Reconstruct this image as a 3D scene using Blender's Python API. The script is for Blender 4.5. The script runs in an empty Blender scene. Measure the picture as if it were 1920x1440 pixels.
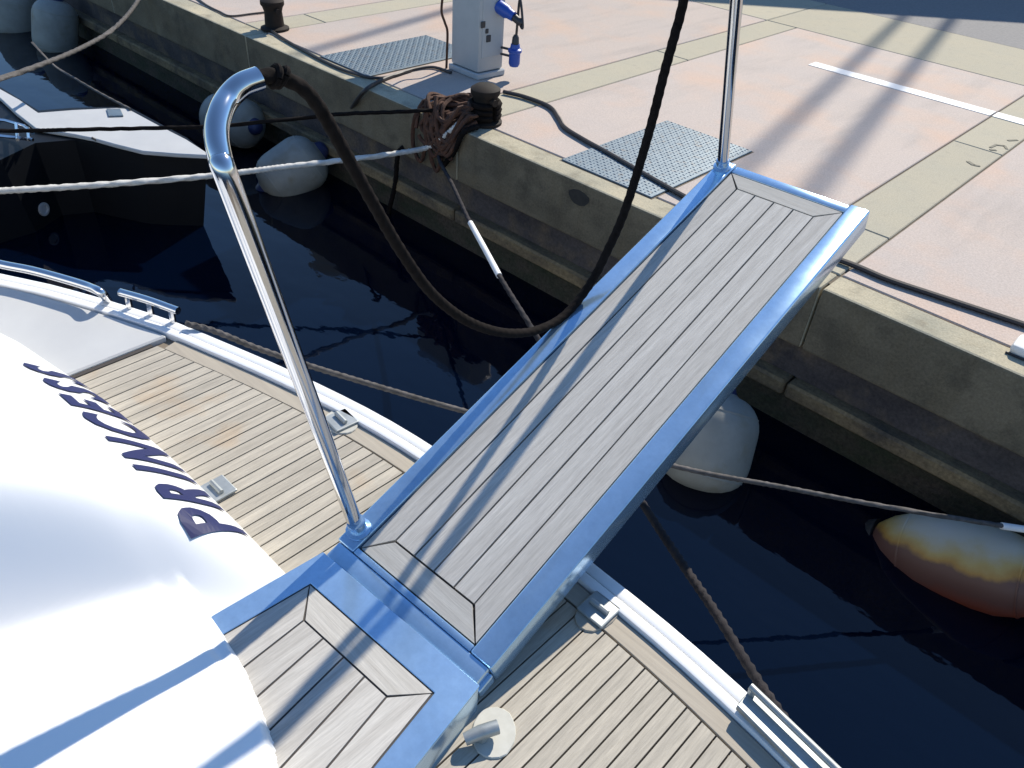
import bpy, bmesh, math, random
import numpy as np
from mathutils import Vector, Matrix
random.seed(7)
sc = bpy.context.scene
col = sc.collection
RAD = math.radians

# ------------------------------------------------------------------ camera
CAM = np.array([0.0, 0.0, 2.0])            # eye height above the quay paving (quay top is z = 0)
CX, CY = 960.0, 720.0
VA, VB = np.array([-1065.0, -600.0]), np.array([2688.0, -306.0])
FPX = math.sqrt(-np.dot(VA - (CX, CY), VB - (CX, CY)))
def _d(p):
    v = np.array([p[0] - CX, p[1] - CY, FPX]); return v / np.linalg.norm(v)
_X = -_d(VA); _Y = _d(VB); _Y = _Y - _X * np.dot(_X, _Y); _Y /= np.linalg.norm(_Y); _Z = np.cross(_X, _Y)
ROT = np.array([_X, _Y, _Z])
def ray(p): return ROT @ _d(p)
def atz(p, z):
    r = ray(p); return CAM + r * ((z - CAM[2]) / r[2])
def aty(p, y):
    r = ray(p); return CAM + r * ((y - CAM[1]) / r[1])
def atdepth(p, d):
    return CAM + ROT @ (np.array([(p[0] - CX) / FPX, (p[1] - CY) / FPX, 1.0]) * d)
def onvert(p, A, B):
    """point seen at p on the vertical plane through A and B"""
    A = np.array(A); B = np.array(B); n = np.cross(B - A, (0, 0, 1.0)); r = ray(p)
    return CAM + r * (np.dot(A - CAM, n) / np.dot(r, n))

cam = bpy.data.cameras.new("camera"); camo = bpy.data.objects.new("camera", cam); col.objects.link(camo)
right, up, back = ROT @ (1, 0, 0), ROT @ (0, -1, 0), ROT @ (0, 0, -1)
camo.matrix_world = Matrix(((right[0], up[0], back[0], CAM[0]), (right[1], up[1], back[1], CAM[1]),
                            (right[2], up[2], back[2], CAM[2]), (0, 0, 0, 1)))
cam.sensor_width = 36.0; cam.lens = FPX / 1920 * 36.0; cam.clip_start = 0.02; cam.clip_end = 500
sc.camera = camo

# ------------------------------------------------------------------ sky, sun, exposure
SUN_EL, SUN_AZ = 40.0, -12.0               # azimuth from +Y (towards the land) to +X
w = bpy.data.worlds.new("World"); sc.world = w; w.use_nodes = True
nt = w.node_tree; sky = nt.nodes.new('ShaderNodeTexSky'); sky.sky_type = 'NISHITA'; sky.sun_disc = False
sky.sun_elevation = RAD(SUN_EL); sky.sun_rotation = RAD(SUN_AZ); sky.air_density = 1.15; sky.dust_density = 0.0; sky.ozone_density = 7.0
nt.links.new(sky.outputs[0], nt.nodes['Background'].inputs[0]); nt.nodes['Background'].inputs[1].default_value = 0.125
sun = bpy.data.lights.new("sun", 'SUN'); sun.energy = 4.5; sun.angle = RAD(0.53); sun.color = (1.0, 0.93, 0.81)
suno = bpy.data.objects.new("sun", sun); col.objects.link(suno)
SDIR = Vector((math.sin(RAD(SUN_AZ)) * math.cos(RAD(SUN_EL)), math.cos(RAD(SUN_AZ)) * math.cos(RAD(SUN_EL)), math.sin(RAD(SUN_EL))))
suno.rotation_euler = SDIR.to_track_quat('Z', 'Y').to_euler(); suno.location = (0, 0, 30)
vs = sc.view_settings
vs.view_transform = 'Standard'; vs.look = 'None'; vs.gamma = 1.0; vs.use_curve_mapping = False; vs.exposure = 0.48

# ------------------------------------------------------------------ materials
def mat(name, c1, rough=0.6, metal=0.0, c2=None, scale=(3, 3, 3), lo=0.35, hi=0.65, detail=6, bump=None, spot=None,
        vary=0.0, rvar=0.0, spec=0.5, coat=0.0, streak=None, sheen=0.0, grit=None):
    m = bpy.data.materials.new(name); m.use_nodes = True
    nt = m.node_tree; N = nt.nodes; L = nt.links; b = N['Principled BSDF']
    b.inputs['Roughness'].default_value = rough; b.inputs['Metallic'].default_value = metal
    b.inputs['Specular IOR Level'].default_value = spec; b.inputs['Coat Weight'].default_value = coat
    b.inputs['Sheen Weight'].default_value = sheen
    geo = N.new('ShaderNodeNewGeometry')
    def noise(sc3, det=6, rgh=0.6, off=0.0):
        mp = N.new('ShaderNodeMapping'); mp.inputs['Scale'].default_value = sc3; mp.inputs['Location'].default_value = (off, off * .7, off * 1.3)
        L.new(geo.outputs['Position'], mp.inputs['Vector'])
        n = N.new('ShaderNodeTexNoise'); n.inputs['Scale'].default_value = 1.0; n.inputs['Detail'].default_value = det
        n.inputs['Roughness'].default_value = rgh; L.new(mp.outputs[0], n.inputs['Vector']); return n.outputs['Fac']
    def ramp(src, a, z):
        r = N.new('ShaderNodeMapRange'); r.inputs['From Min'].default_value = a; r.inputs['From Max'].default_value = z
        L.new(src, r.inputs['Value']); return r.outputs[0]
    def mix(fac, A, B, mode='MIX'):
        x = N.new('ShaderNodeMix'); x.data_type = 'RGBA'; x.blend_type = mode
        for s, v in ((x.inputs[0], fac), (x.inputs[6], A), (x.inputs[7], B)):
            if hasattr(v, 'links') or hasattr(v, 'is_linked'): L.new(v, s)
            elif isinstance(v, (int, float)): s.default_value = v
            else: s.default_value = (*v, 1)
        return x.outputs[2]
    cur = c1
    if c2 is not None: cur = mix(ramp(noise(scale, detail), lo, hi), c1, c2)
    if streak is not None:                        # (colour, scale3, lo, hi)
        cur = mix(ramp(noise(streak[1], 5, 0.6, 3.1), streak[2], streak[3]), cur, streak[0])
    if spot is not None:                          # (colour, scale, lo, hi)
        cur = mix(ramp(noise((spot[1],) * 3, 4, 0.55, 7.7), spot[2], spot[3]), cur, spot[0])
    if grit is not None:                          # fine grain: (scale, amount)
        r = N.new('ShaderNodeMapRange'); r.inputs['From Min'].default_value = .3; r.inputs['From Max'].default_value = .7
        r.inputs['To Min'].default_value = 1 - grit[1]; r.inputs['To Max'].default_value = 1 + grit[1]
        L.new(noise(grit[0] if isinstance(grit[0], tuple) else (grit[0],) * 3, 3, .75, 5.5), r.inputs['Value'])
        cc = N.new('ShaderNodeCombineColor'); [L.new(r.outputs[0], cc.inputs[k]) for k in range(3)]
        cur = mix(1.0, cur, cc.outputs[0], 'MULTIPLY')
    if vary:
        oi = N.new('ShaderNodeObjectInfo'); r = N.new('ShaderNodeMapRange')
        r.inputs['To Min'].default_value = 1 - vary; r.inputs['To Max'].default_value = 1 + vary
        L.new(oi.outputs['Random'], r.inputs['Value'])
        cc = N.new('ShaderNodeCombineColor'); [L.new(r.outputs[0], cc.inputs[k]) for k in range(3)]
        cur = mix(1.0, cur, cc.outputs[0], 'MULTIPLY')
    if isinstance(cur, tuple): b.inputs['Base Color'].default_value = (*cur, 1)
    else: L.new(cur, b.inputs['Base Color'])
    if rvar:
        r = N.new('ShaderNodeMapRange'); r.inputs['To Min'].default_value = max(0, rough - rvar); r.inputs['To Max'].default_value = rough + rvar
        L.new(noise(tuple(6 * s for s in (1, 1, 1)), 5), r.inputs['Value']); L.new(r.outputs[0], b.inputs['Roughness'])
    if bump:
        bn = N.new('ShaderNodeBump'); bn.inputs['Strength'].default_value = bump[1]; bn.inputs['Distance'].default_value = bump[2] if len(bump) > 2 else 0.004
        s3 = bump[0] if isinstance(bump[0], tuple) else (bump[0],) * 3
        L.new(noise(s3, 5, 0.6, 1.9), bn.inputs['Height']); L.new(bn.outputs[0], b.inputs['Normal'])
    return m

M = {}
M['teak_deck'] = mat('teak_deck', (.46, .415, .335), .75, grit=((220, 14, 220), .15), c2=(.37, .335, .275), scale=(55, 2.2, 55), vary=.085, bump=((160, 6, 160), .35, .002), spot=((.44, .30, .17), 3.0, .62, .85), spec=.25)
M['teak_margin'] = mat('teak_margin', (.44, .39, .31), .75, c2=(.37, .325, .26), scale=(2.2, 55, 55), vary=.06, bump=((6, 160, 160), .35, .002), spec=.25)
M['teak_gang'] = mat('teak_gang', (.50, .475, .43), .75, grit=((260, 14, 14), .15), c2=(.415, .39, .35), scale=(60, 1.6, 1.6), vary=.09, bump=((170, 6, 6), .35, .002), spec=.25)
M['teak_gang_x'] = mat('teak_gang_x', (.50, .475, .425), .75, grit=((16, 260, 260), .11), c2=(.42, .395, .35), scale=(2.0, 60, 60), vary=.07, bump=((6, 170, 170), .35, .002), spec=.25)
M['caulk'] = mat('caulk', (.05, .042, .036), .7)
M['caulk_deck'] = mat('caulk_deck', (.19, .155, .115), .8)
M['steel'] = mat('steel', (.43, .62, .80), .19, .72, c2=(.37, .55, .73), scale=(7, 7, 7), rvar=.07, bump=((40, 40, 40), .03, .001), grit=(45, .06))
M['dull_steel'] = mat('dull_steel', (.42, .44, .43), .48, .55, c2=(.33, .35, .34), scale=(25, 25, 25))
M['steel_tube'] = mat('steel_tube', (.66, .66, .66), .12, 1.0, rvar=.05)
M['gelcoat'] = mat('gelcoat', (.80, .80, .79), .3, coat=.3, c2=(.78, .785, .78), scale=(1.5, 1.5, 1.5), bump=((2.2, 2.2, 2.2), .06, .01))
M['cream'] = mat('cream_plastic', (.52, .51, .45), .5, c2=(.45, .44, .38), scale=(20, 20, 20))
M['gelcoat_grey'] = mat('gelcoat_grey', (.50, .50, .485), .5, c2=(.46, .46, .45), scale=(4, 4, 4), bump=((300, 300, 300), .25, .001))
M['navy'] = mat('navy_vinyl', (.014, .020, .085), .55, spec=.25)
M['emblem'] = mat('emblem_vinyl', (.22, .25, .32), .35)
M['rubber'] = mat('black_rubber', (.018, .017, .016), .55, c2=(.03, .028, .025), scale=(30, 30, 30))
M['rope_black'] = mat('rope_black', (.008, .006, .005), .85, c2=(.014, .011, .010), scale=(60, 60, 60), bump=((300, 300, 300), .4, .002), spec=.08)
M['rope_dark'] = mat('rope_dark', (.040, .035, .036), .85, c2=(.022, .020, .022), scale=(25, 25, 25), bump=((260, 260, 260), .6, .003), spec=.2)
M['rope_white'] = mat('rope_white', (.62, .60, .55), .8, c2=(.48, .46, .42), scale=(25, 25, 25), bump=((260, 260, 260), .6, .003))
M['rope_grey'] = mat('rope_grey', (.11, .10, .095), .85, c2=(.06, .055, .05), scale=(25, 25, 25), bump=((260, 260, 260), .6, .003))
M['rope_rust'] = mat('rope_rust', (.11, .045, .022), .9, c2=(.045, .022, .014), scale=(18, 18, 18), bump=((200, 200, 200), .7, .004))
M['cable'] = mat('cable_black', (.03, .024, .022), .5)
M['cast_iron'] = mat('cast_iron', (.013, .012, .011), .75, spec=.2, c2=(.028, .02, .015), scale=(9, 9, 9), bump=((60, 60, 60), .3, .003))
M['slab'] = mat('pink_slab', (.475, .40, .345), .85, grit=(90, .16), c2=(.44, .385, .345), scale=(.9, .9, .9), lo=.35, hi=.65, vary=.035,
                spot=((.53, .385, .295), 1.3, .48, .75), streak=((.36, .315, .28), (4, .8, 4), .5, .85), bump=((70, 70, 70), .35, .004), spec=.2)
M['band'] = mat('tan_band', (.42, .38, .285), .88, grit=(110, .18), c2=(.40, .37, .285), scale=(3, 3, 3), vary=.04, spot=((.36, .33, .26), 14, .55, .8), bump=((80, 80, 80), .4, .004), spec=.2)
M['kerb_face_shaded'] = mat('kerb_shaded_concrete', (.20, .165, .11), .9, grit=(70, .22), c2=(.125, .105, .072), scale=(1.6, 1.6, 3.0), spot=((.10, .085, .06), 6, .5, .75),
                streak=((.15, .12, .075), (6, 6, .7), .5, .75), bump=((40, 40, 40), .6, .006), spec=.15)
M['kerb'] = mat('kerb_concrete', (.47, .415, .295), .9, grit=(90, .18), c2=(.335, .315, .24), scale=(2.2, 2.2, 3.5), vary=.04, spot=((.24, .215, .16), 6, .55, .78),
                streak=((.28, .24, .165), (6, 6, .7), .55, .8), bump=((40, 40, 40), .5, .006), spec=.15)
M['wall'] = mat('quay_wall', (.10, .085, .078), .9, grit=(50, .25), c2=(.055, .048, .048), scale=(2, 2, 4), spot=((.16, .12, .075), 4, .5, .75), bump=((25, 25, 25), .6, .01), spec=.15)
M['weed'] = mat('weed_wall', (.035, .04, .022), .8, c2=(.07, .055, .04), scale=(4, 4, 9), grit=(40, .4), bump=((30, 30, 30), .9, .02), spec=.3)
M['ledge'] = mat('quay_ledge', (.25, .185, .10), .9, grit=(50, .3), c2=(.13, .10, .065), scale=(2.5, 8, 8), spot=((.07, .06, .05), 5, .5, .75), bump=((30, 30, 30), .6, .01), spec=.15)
M['joint'] = mat('joint_dirt', (.17, .14, .10), .95, c2=(.11, .09, .065), scale=(9, 9, 9))
M['asphalt'] = mat('road_asphalt', (.27, .26, .25), .9, c2=(.22, .215, .21), scale=(30, 30, 30), bump=((90, 90, 90), .4, .005), spec=.2)
M['paint'] = mat('white_paint', (.80, .79, .76), .7, c2=(.66, .64, .60), scale=(8, 8, 8), lo=.5, hi=.75)
M['mark'] = mat('faded_mark', (.20, .185, .14), .9)
M['hatch'] = mat('hatch_steel', (.125, .17, .205), .5, .3, c2=(.165, .215, .25), scale=(14, 14, 14), spot=((.15, .14, .13), 22, .55, .75), bump=((150, 150, 150), .3, .002))
M['cabinet'] = mat('cabinet_grey', (.39, .41, .42), .45, c2=(.35, .37, .38), scale=(5, 5, 5))
M['dark_plastic'] = mat('dark_plastic', (.025, .027, .032), .5)
M['blue_plastic'] = mat('blue_plastic', (.015, .07, .36), .4)
M['fender'] = mat('fender_vinyl', (.29, .29, .255), .55, c2=(.22, .22, .195), scale=(5, 5, 5), spot=((.20, .18, .13), 7, .55, .8))
M['fender_navy'] = mat('fender_navy', (.02, .03, .09), .5)
M['hull_black'] = mat('hull_black', (.004, .005, .007), .5, spec=.2)
M['hull_white'] = mat('hull_white', (.62, .64, .66), .35)
M['building'] = mat('building_render', (.45, .42, .36), .9, c2=(.40, .37, .32), scale=(1, 1, 1))
M['glass_dark'] = mat('window_glass', (.02, .03, .04), .1)
M['post'] = mat('lamp_post_paint', (.30, .31, .32), .5)

def stained_fender():
    m = mat('fender_stained', (.55, .54, .50), .5)
    N = m.node_tree.nodes; L = m.node_tree.links; b = N['Principled BSDF']
    tc = N.new('ShaderNodeTexCoord'); sp = N.new('ShaderNodeVectorMath'); sp.operation = 'DOT_PRODUCT'; sp.inputs[1].default_value = (-math.sin(RAD(20)), 0, math.cos(RAD(20))); L.new(tc.outputs['Object'], sp.inputs[0])
    n = N.new('ShaderNodeTexNoise'); n.inputs['Scale'].default_value = 6; n.inputs['Detail'].default_value = 6; L.new(tc.outputs['Object'], n.inputs['Vector'])
    ma = N.new('ShaderNodeMath'); ma.operation = 'MULTIPLY_ADD'; ma.inputs[1].default_value = .12; L.new(n.outputs['Fac'], ma.inputs[0])
    L.new(sp.outputs['Value'], ma.inputs[2])
    r = N.new('ShaderNodeValToRGB'); mr = N.new('ShaderNodeMapRange'); mr.inputs['From Min'].default_value = -.05; mr.inputs['From Max'].default_value = .30
    L.new(ma.outputs[0], mr.inputs['Value']); L.new(mr.outputs[0], r.inputs[0])
    cr = r.color_ramp; cr.elements[0].position = .0; cr.elements[0].color = (.16, .035, .018, 1); cr.elements[1].position = 1; cr.elements[1].color = (.44, .43, .40, 1)
    for p, c in ((.30, (.10, .045, .035, 1)), (.56, (.11, .05, .035, 1)), (.62, (.36, .19, .035, 1)), (.70, (.42, .30, .10, 1)), (.82, (.42, .39, .30, 1))):
        e = cr.elements.new(p); e.color = c
    L.new(r.outputs[0], b.inputs['Base Color']); return m
M['fender_stained'] = stained_fender()

def water_mat():
    m = bpy.data.materials.new('water'); m.use_nodes = True
    N = m.node_tree.nodes; L = m.node_tree.links; b = N['Principled BSDF']
    b.inputs['Base Color'].default_value = (.0004, .0022, .0085, 1); b.inputs['Roughness'].default_value = .03; b.inputs['IOR'].default_value = 1.33
    geo = N.new('ShaderNodeNewGeometry'); prev = None
    for s3, st, dist in (((1.1, 1.9, 1), .12, .05), ((5, 8, 1), .06, .012)):
        mp = N.new('ShaderNodeMapping'); mp.inputs['Scale'].default_value = s3; L.new(geo.outputs['Position'], mp.inputs['Vector'])
        n = N.new('ShaderNodeTexNoise'); n.inputs['Scale'].default_value = 1; n.inputs['Detail'].default_value = 3; L.new(mp.outputs[0], n.inputs['Vector'])
        bn = N.new('ShaderNodeBump'); bn.inputs['Strength'].default_value = st; bn.inputs['Distance'].default_value = dist
        L.new(n.outputs['Fac'], bn.inputs['Height'])
        if prev: L.new(prev.outputs[0], bn.inputs['Normal'])
        prev = bn
    L.new(prev.outputs[0], b.inputs['Normal']); return m
M['water'] = water_mat()

# ------------------------------------------------------------------ mesh helpers
ORIG = {}
def empty(name, loc, label=None, cat=None, group=None):
    o = bpy.data.objects.new(name, None); col.objects.link(o); o.location = Vector(loc); o.empty_display_size = .1
    ORIG[o.name] = Vector(loc); tag(o, label, cat, group); return o
def tag(o, label=None, cat=None, group=None, kind=None):
    for k, v in (('label', label), ('category', cat), ('group', group), ('kind', kind)):
        if v: o[k] = v
    return o
class MB:
    def __init__(s): s.v = []; s.f = []
    def add(s, vs_, fs):
        n = len(s.v); s.v += [tuple(float(c) for c in p) for p in vs_]; s.f += [tuple(i + n for i in f) for f in fs]; return s
    def prism(s, bottom, top):
        k = len(bottom)
        return s.add(list(bottom) + list(top), [tuple(range(k))[::-1], tuple(range(k, 2 * k))] + [(i, (i + 1) % k, k + (i + 1) % k, k + i) for i in range(k)])
    def poly(s, pts, z0, z1):
        a = sum(pts[i][0] * pts[(i + 1) % len(pts)][1] - pts[(i + 1) % len(pts)][0] * pts[i][1] for i in range(len(pts)))
        if a < 0: pts = pts[::-1]
        return s.prism([(p[0], p[1], z0) for p in pts], [(p[0], p[1], z1) for p in pts])
    def box(s, x0, x1, y0, y1, z0, z1): return s.poly([(x0, y0), (x1, y0), (x1, y1), (x0, y1)], z0, z1)
    def tube(s, path, r, seg=10, twist=0.0, lay=0.0, caps=True):
        P = [Vector([float(c) for c in p]) for p in path]; n = len(P)
        rr = r if hasattr(r, '__len__') else [r] * n
        T = [(P[min(i + 1, n - 1)] - P[max(i - 1, 0)]).normalized() for i in range(n)]
        u = T[0].orthogonal().normalized(); vv = []; dist = 0
        for i in range(n):
            u = (u - T[i] * u.dot(T[i])).normalized(); w_ = T[i].cross(u)
            if i: dist += (P[i] - P[i - 1]).length
            for k in range(seg):
                a = 2 * math.pi * k / seg; q = rr[i] * (1 + lay * math.cos(3 * (a - twist * dist)))
                vv.append(P[i] + (u * math.cos(a) + w_ * math.sin(a)) * q)
        ff = [(i * seg + k, i * seg + (k + 1) % seg, (i + 1) * seg + (k + 1) % seg, (i + 1) * seg + k) for i in range(n - 1) for k in range(seg)]
        if caps: ff += [tuple(range(seg))[::-1], tuple(range((n - 1) * seg, n * seg))]
        return s.add(vv, ff)
    def lathe(s, prof, base, axis=(0, 0, 1), seg=20):
        """prof: (distance along axis, radius)"""
        b_ = Vector([float(c) for c in base]); a_ = Vector([float(c) for c in axis]).normalized(); u = a_.orthogonal().normalized(); w_ = a_.cross(u); vv = []
        for h, r in prof:
            vv += [b_ + a_ * h + (u * math.cos(2 * math.pi * k / seg) + w_ * math.sin(2 * math.pi * k / seg)) * r for k in range(seg)]
        n = len(prof)
        ff = [(i * seg + k, i * seg + (k + 1) % seg, (i + 1) * seg + (k + 1) % seg, (i + 1) * seg + k) for i in range(n - 1) for k in range(seg)]
        ff += [tuple(range(seg))[::-1], tuple(range((n - 1) * seg, n * seg))]
        return s.add(vv, ff)
    def build(s, name, m, parent=None, bevel=0.0, seg=1, smooth=False, label=None, cat=None, group=None, kind=None):
        V = np.array(s.v); c = (V.min(0) + V.max(0)) / 2
        if parent is None: c[2] = V[:, 2].min()
        me = bpy.data.meshes.new(name); me.from_pydata([tuple(p) for p in (V - c)], [], s.f); me.update()
        bm = bmesh.new(); bm.from_mesh(me); bmesh.ops.recalc_face_normals(bm, faces=bm.faces)
        if bevel:
            es = [e for e in bm.edges if len(e.link_faces) == 2 and e.calc_face_angle(0) > RAD(28)]
            bmesh.ops.bevel(bm, geom=es, offset=bevel, segments=seg, affect='EDGES', profile=.5, clamp_overlap=True)
        bm.to_mesh(me); bm.free(); me.materials.append(M[m] if isinstance(m, str) else m)
        if smooth:
            me.polygons.foreach_set('use_smooth', [True] * len(me.polygons))
            try: me.set_sharp_from_angle(angle=RAD(42))
            except Exception: pass
        o = bpy.data.objects.new(name, me); col.objects.link(o)
        wo = Vector([float(t) for t in c]); ORIG[o.name] = wo
        if parent is not None: o.parent = parent; o.location = wo - ORIG[parent.name]
        else: o.location = wo
        tag(o, label, cat, group, kind); return o
def smoothpath(pts, n=8):
    P = [np.array(p, float) for p in pts]; P = [2 * P[0] - P[1]] + P + [2 * P[-1] - P[-2]]; out = []
    for i in range(1, len(P) - 2):
        for k in range(n):
            t = k / n; a, b_, c, d = P[i - 1:i + 3]
            out.append(.5 * (2 * b_ + (c - a) * t + (2 * a - 5 * b_ + 4 * c - d) * t * t + (3 * b_ - a - 3 * c + d) * t ** 3))
    out.append(P[-2]); return out
def lerp(a, b_, t): return np.array(a) * (1 - t) + np.array(b_) * t
def interp(x, tab):
    return float(np.interp(x, [t[0] for t in tab], [t[1] for t in tab]))
def hanging(A, B, sag, n=24):
    return [lerp(A, B, t) - np.array((0, 0, sag * 4 * t * (1 - t))) for t in np.linspace(0, 1, n)]

# ------------------------------------------------------------------ water
WZ = -0.92
MB().add([(-90, -30, WZ), (60, -30, WZ), (60, 3.9, WZ), (-90, 3.9, WZ)], [(0, 1, 2, 3)]).build('water', 'water', kind='structure')

# ------------------------------------------------------------------ quay
YE = 3.66
quay = MB().box(-70, 40, YE + .10, 70, -4, -.012).build('quay', 'joint', kind='structure')
PER = 2.74; BX = -1.52; BW = .36
for k in range(-6, 3):                                              # kerb stones along the edge
    x0 = BX + PER * k + .36; x1 = x0 + PER - .012
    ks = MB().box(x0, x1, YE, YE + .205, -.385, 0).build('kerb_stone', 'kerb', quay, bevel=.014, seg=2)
    ks.data.materials.append(M['kerb_face_shaded'])                       # water face darker: shade put into the colour, plus some staining
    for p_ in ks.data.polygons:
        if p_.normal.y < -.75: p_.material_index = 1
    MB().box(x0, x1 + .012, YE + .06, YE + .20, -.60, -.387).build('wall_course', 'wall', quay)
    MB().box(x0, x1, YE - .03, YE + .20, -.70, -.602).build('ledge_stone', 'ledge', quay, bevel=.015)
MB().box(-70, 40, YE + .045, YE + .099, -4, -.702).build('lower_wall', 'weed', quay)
for k in range(-8, 3):
    x0 = BX + PER * k
    MB().box(x0 + BW + .006, x0 + PER - .006, 3.875, 8.545, -.10, 0).build('paving_slab', 'slab', quay, bevel=.006)
    for y0, y1 in ((3.875, 4.50), (4.508, 6.5), (6.508, 8.545)):
        MB().box(x0 + .006, x0 + BW - .006, y0, y1, -.10, -.001).build('concrete_band', 'band', quay, bevel=.006)
    MB().box(x0 + .006, x0 + PER - .006, 8.557, 9.97, -.10, -.001).build('concrete_band', 'band', quay, bevel=.008)
MB().box(-70, 40, 9.985, 70, -.3, -.004).build('road', 'asphalt', kind='structure')
for x0, x1 in ((-3.15, -1.53), (-1.512, -1.168), (-1.15, 1.2)):      # painted line, worn away towards the left
    MB().box(x0, x1, 7.355, 7.505, .0005, .0045).build('painted_line', 'paint', quay)
# dark marks stamped on the right hand band
for (p0, p1, wd) in (((1815, 302), (1826, 309), .03), ((1826, 309), (1838, 311), .022), ((1857, 276), (1868, 271), .02), ((1868, 271), (1884, 273), .02),
                     ((1856, 280), (1868, 281), .025), ((1884, 273), (1888, 279), .02), ((1890, 263), (1908, 262), .022)):
    a, b_ = atz(p0, .003), atz(p1, .003); d = b_ - a; nrm = np.array((-d[1], d[0], 0)); nrm = nrm / np.linalg.norm(nrm) * wd / 2
    MB().poly([tuple((a - nrm)[:2]), tuple((b_ - nrm)[:2]), tuple((b_ + nrm)[:2]), tuple((a + nrm)[:2])], .0005, .003).build('faded_mark', 'mark', quay)
# drain hole under the hatch
dh = aty((1092, 356), YE)
MB().prism([(dh[0] - .02 + .085 * math.cos(a) * (1 + .12 * math.sin(3 * a)), YE - .003, dh[2] - .06 + .05 * math.sin(a)) for a in np.linspace(0, 6.0, 12)], [(dh[0] - .02 + .085 * math.cos(a) * (1 + .12 * math.sin(3 * a)), YE + .02, dh[2] - .06 + .05 * math.sin(a)) for a in np.linspace(0, 6.0, 12)]).build('drain_hole', 'rubber', quay)

# ------------------------------------------------------------------ shed behind us on the land (its shadow reaches the frame)
sh0, sh1 = atz((1280, 2), 0), atz((1920, 43), 0)
HB = 5.0; off = np.array((-SDIR.x, -SDIR.y, 0)); off = -off / math.hypot(SDIR.x, SDIR.y) * HB / math.tan(RAD(SUN_EL))
ed = (sh1 - sh0) / np.linalg.norm(sh1 - sh0); nb = np.array((-ed[1], ed[0], 0))
b0 = sh0 + off - ed * 9; b1 = sh0 + off + ed * 22
shed = empty('shed', (b0 + b1) / 2, 'long rendered shed standing across the quay road', 'building')
MB().poly([tuple(b0[:2]), tuple(b1[:2]), tuple((b1 + nb * 14)[:2]), tuple((b0 + nb * 14)[:2])], -.004, HB - .15).build('wall', 'building', shed)
MB().poly([tuple((b0 - nb * .0)[:2]), tuple(b1[:2]), tuple((b1 + nb * 14.2)[:2]), tuple((b0 + nb * 14.2)[:2])], HB - .148, HB).build('roof', 'cabinet', shed)
for i in range(7):
    a = b0 + ed * (1.5 + i * 3) - nb * .02; c = a + ed * 1.3; q = nb * .03
    MB().poly([tuple(a[:2]), tuple(c[:2]), tuple((c + q)[:2]), tuple((a + q)[:2])], 1.2, 2.6).build('window', 'glass_dark', shed)

sdh = np.array((math.sin(RAD(SUN_AZ)), math.cos(RAD(SUN_AZ)), 0))
def roof_mast(px, back_, tip_px, r, label):
    """mast on the shed roof whose shadow runs through px and ends at tip_px"""
    p = atz(px, 0) + sdh * back_; p[2] = HB
    h = float(np.dot(p - atz(tip_px, 0), sdh)) * math.tan(RAD(SUN_EL)) - HB
    o = empty('roof_mast', p, label, 'mast', 'masts on the shed roof')
    MB().lathe([(0, r * 1.6), (.2, r * 1.6), (.24, r), (h, r)], p, seg=16).build('pole', 'post', o, smooth=True)
    MB().lathe([(-.001, r * 3), (.03, r * 3), (.031, r * 1.7)], p, seg=16).build('base_flange', 'post', o)
roof_mast((1525, 190), 18.0, (1400, 330), .055, 'grey mast on the shed roof nearer the roof middle')
roof_mast((1660, 190), 17.5, (1505, 380), .06, 'grey mast on the shed roof furthest to the right')
roof_mast((720, 55), 16.0, (560, 105), .055, 'grey mast on the shed roof furthest to the left')

# ------------------------------------------------------------------ things on the quay
def hatch(corners, label):
    P = [atz(c, 0)[:2] for c in corners]; xs = [p[0] for p in P]; ys = [p[1] for p in P]
    x0, x1, y0, y1 = min(xs), max(xs), min(ys), max(ys)
    o = empty('hatch_cover', ((x0 + x1) / 2, (y0 + y1) / 2, 0), label, 'hatch cover', 'steel hatch covers let into the quay')
    MB().box(x0, x1, y0, y1, .0005, .010).build('plate', 'hatch', o, bevel=.003)
    t = MB(); nx, ny = int((x1 - x0) / .032), int((y1 - y0) / .032)
    for i in range(nx):
        for j in range(ny):
            cx, cy = x0 + .02 + i * .032, y0 + .02 + j * .032; a, b_ = (.013, .005) if (i + j) % 2 else (.005, .013)
            if cx + .013 < x1 and cy + .013 < y1:
                t.add([(cx - a, cy, .0101), (cx, cy - b_, .0101), (cx + a, cy, .0101), (cx, cy + b_, .0101), (cx, cy, .015)], [(0, 1, 4), (1, 2, 4), (2, 3, 4), (3, 0, 4)])
    t.build('tread_studs', 'hatch', o, kind='stuff')
    MB().box(x0 - .012, x1 + .012, y0 - .012, y1 + .012, -.005, .0003).build('hatch_frame', 'joint', o)
hatch([(1063, 300), (1230, 235), (1410, 285), (1220, 372)], 'blue grey checkered hatch cover crossed by the black rope, beside the gangway end')
hatch([(610, 105), (690, 145), (845, 92), (800, 68)], 'blue grey hatch cover to the left of the power pedestal')

def bollard(p, label):
    o = empty('bollard', p, label, 'bollard', 'black iron bollards along the quay edge')
    MB().lathe([(0, .125), (.02, .125), (.035, .085), (.15, .078), (.19, .09), (.21, .104), (.24, .104), (.262, .07)], p, seg=20).build('post', 'cast_iron', o, smooth=True)
    MB().tube([p + np.array((-.12, .02, .17)), p + np.array((.12, -.02, .17))], .024, 10).build('cross_bar', 'cast_iron', o, smooth=True)
    return o
B1 = atz((908, 230), 0) * np.array((1, 1, 0)); B2 = atz((516, 55), 0) * np.array((1, 1, 0))
bollard(B1, 'black bollard wrapped in ropes by the foot of the power pedestal')
bollard(B2, 'bare black bollard at the far end of the kerb')

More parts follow.
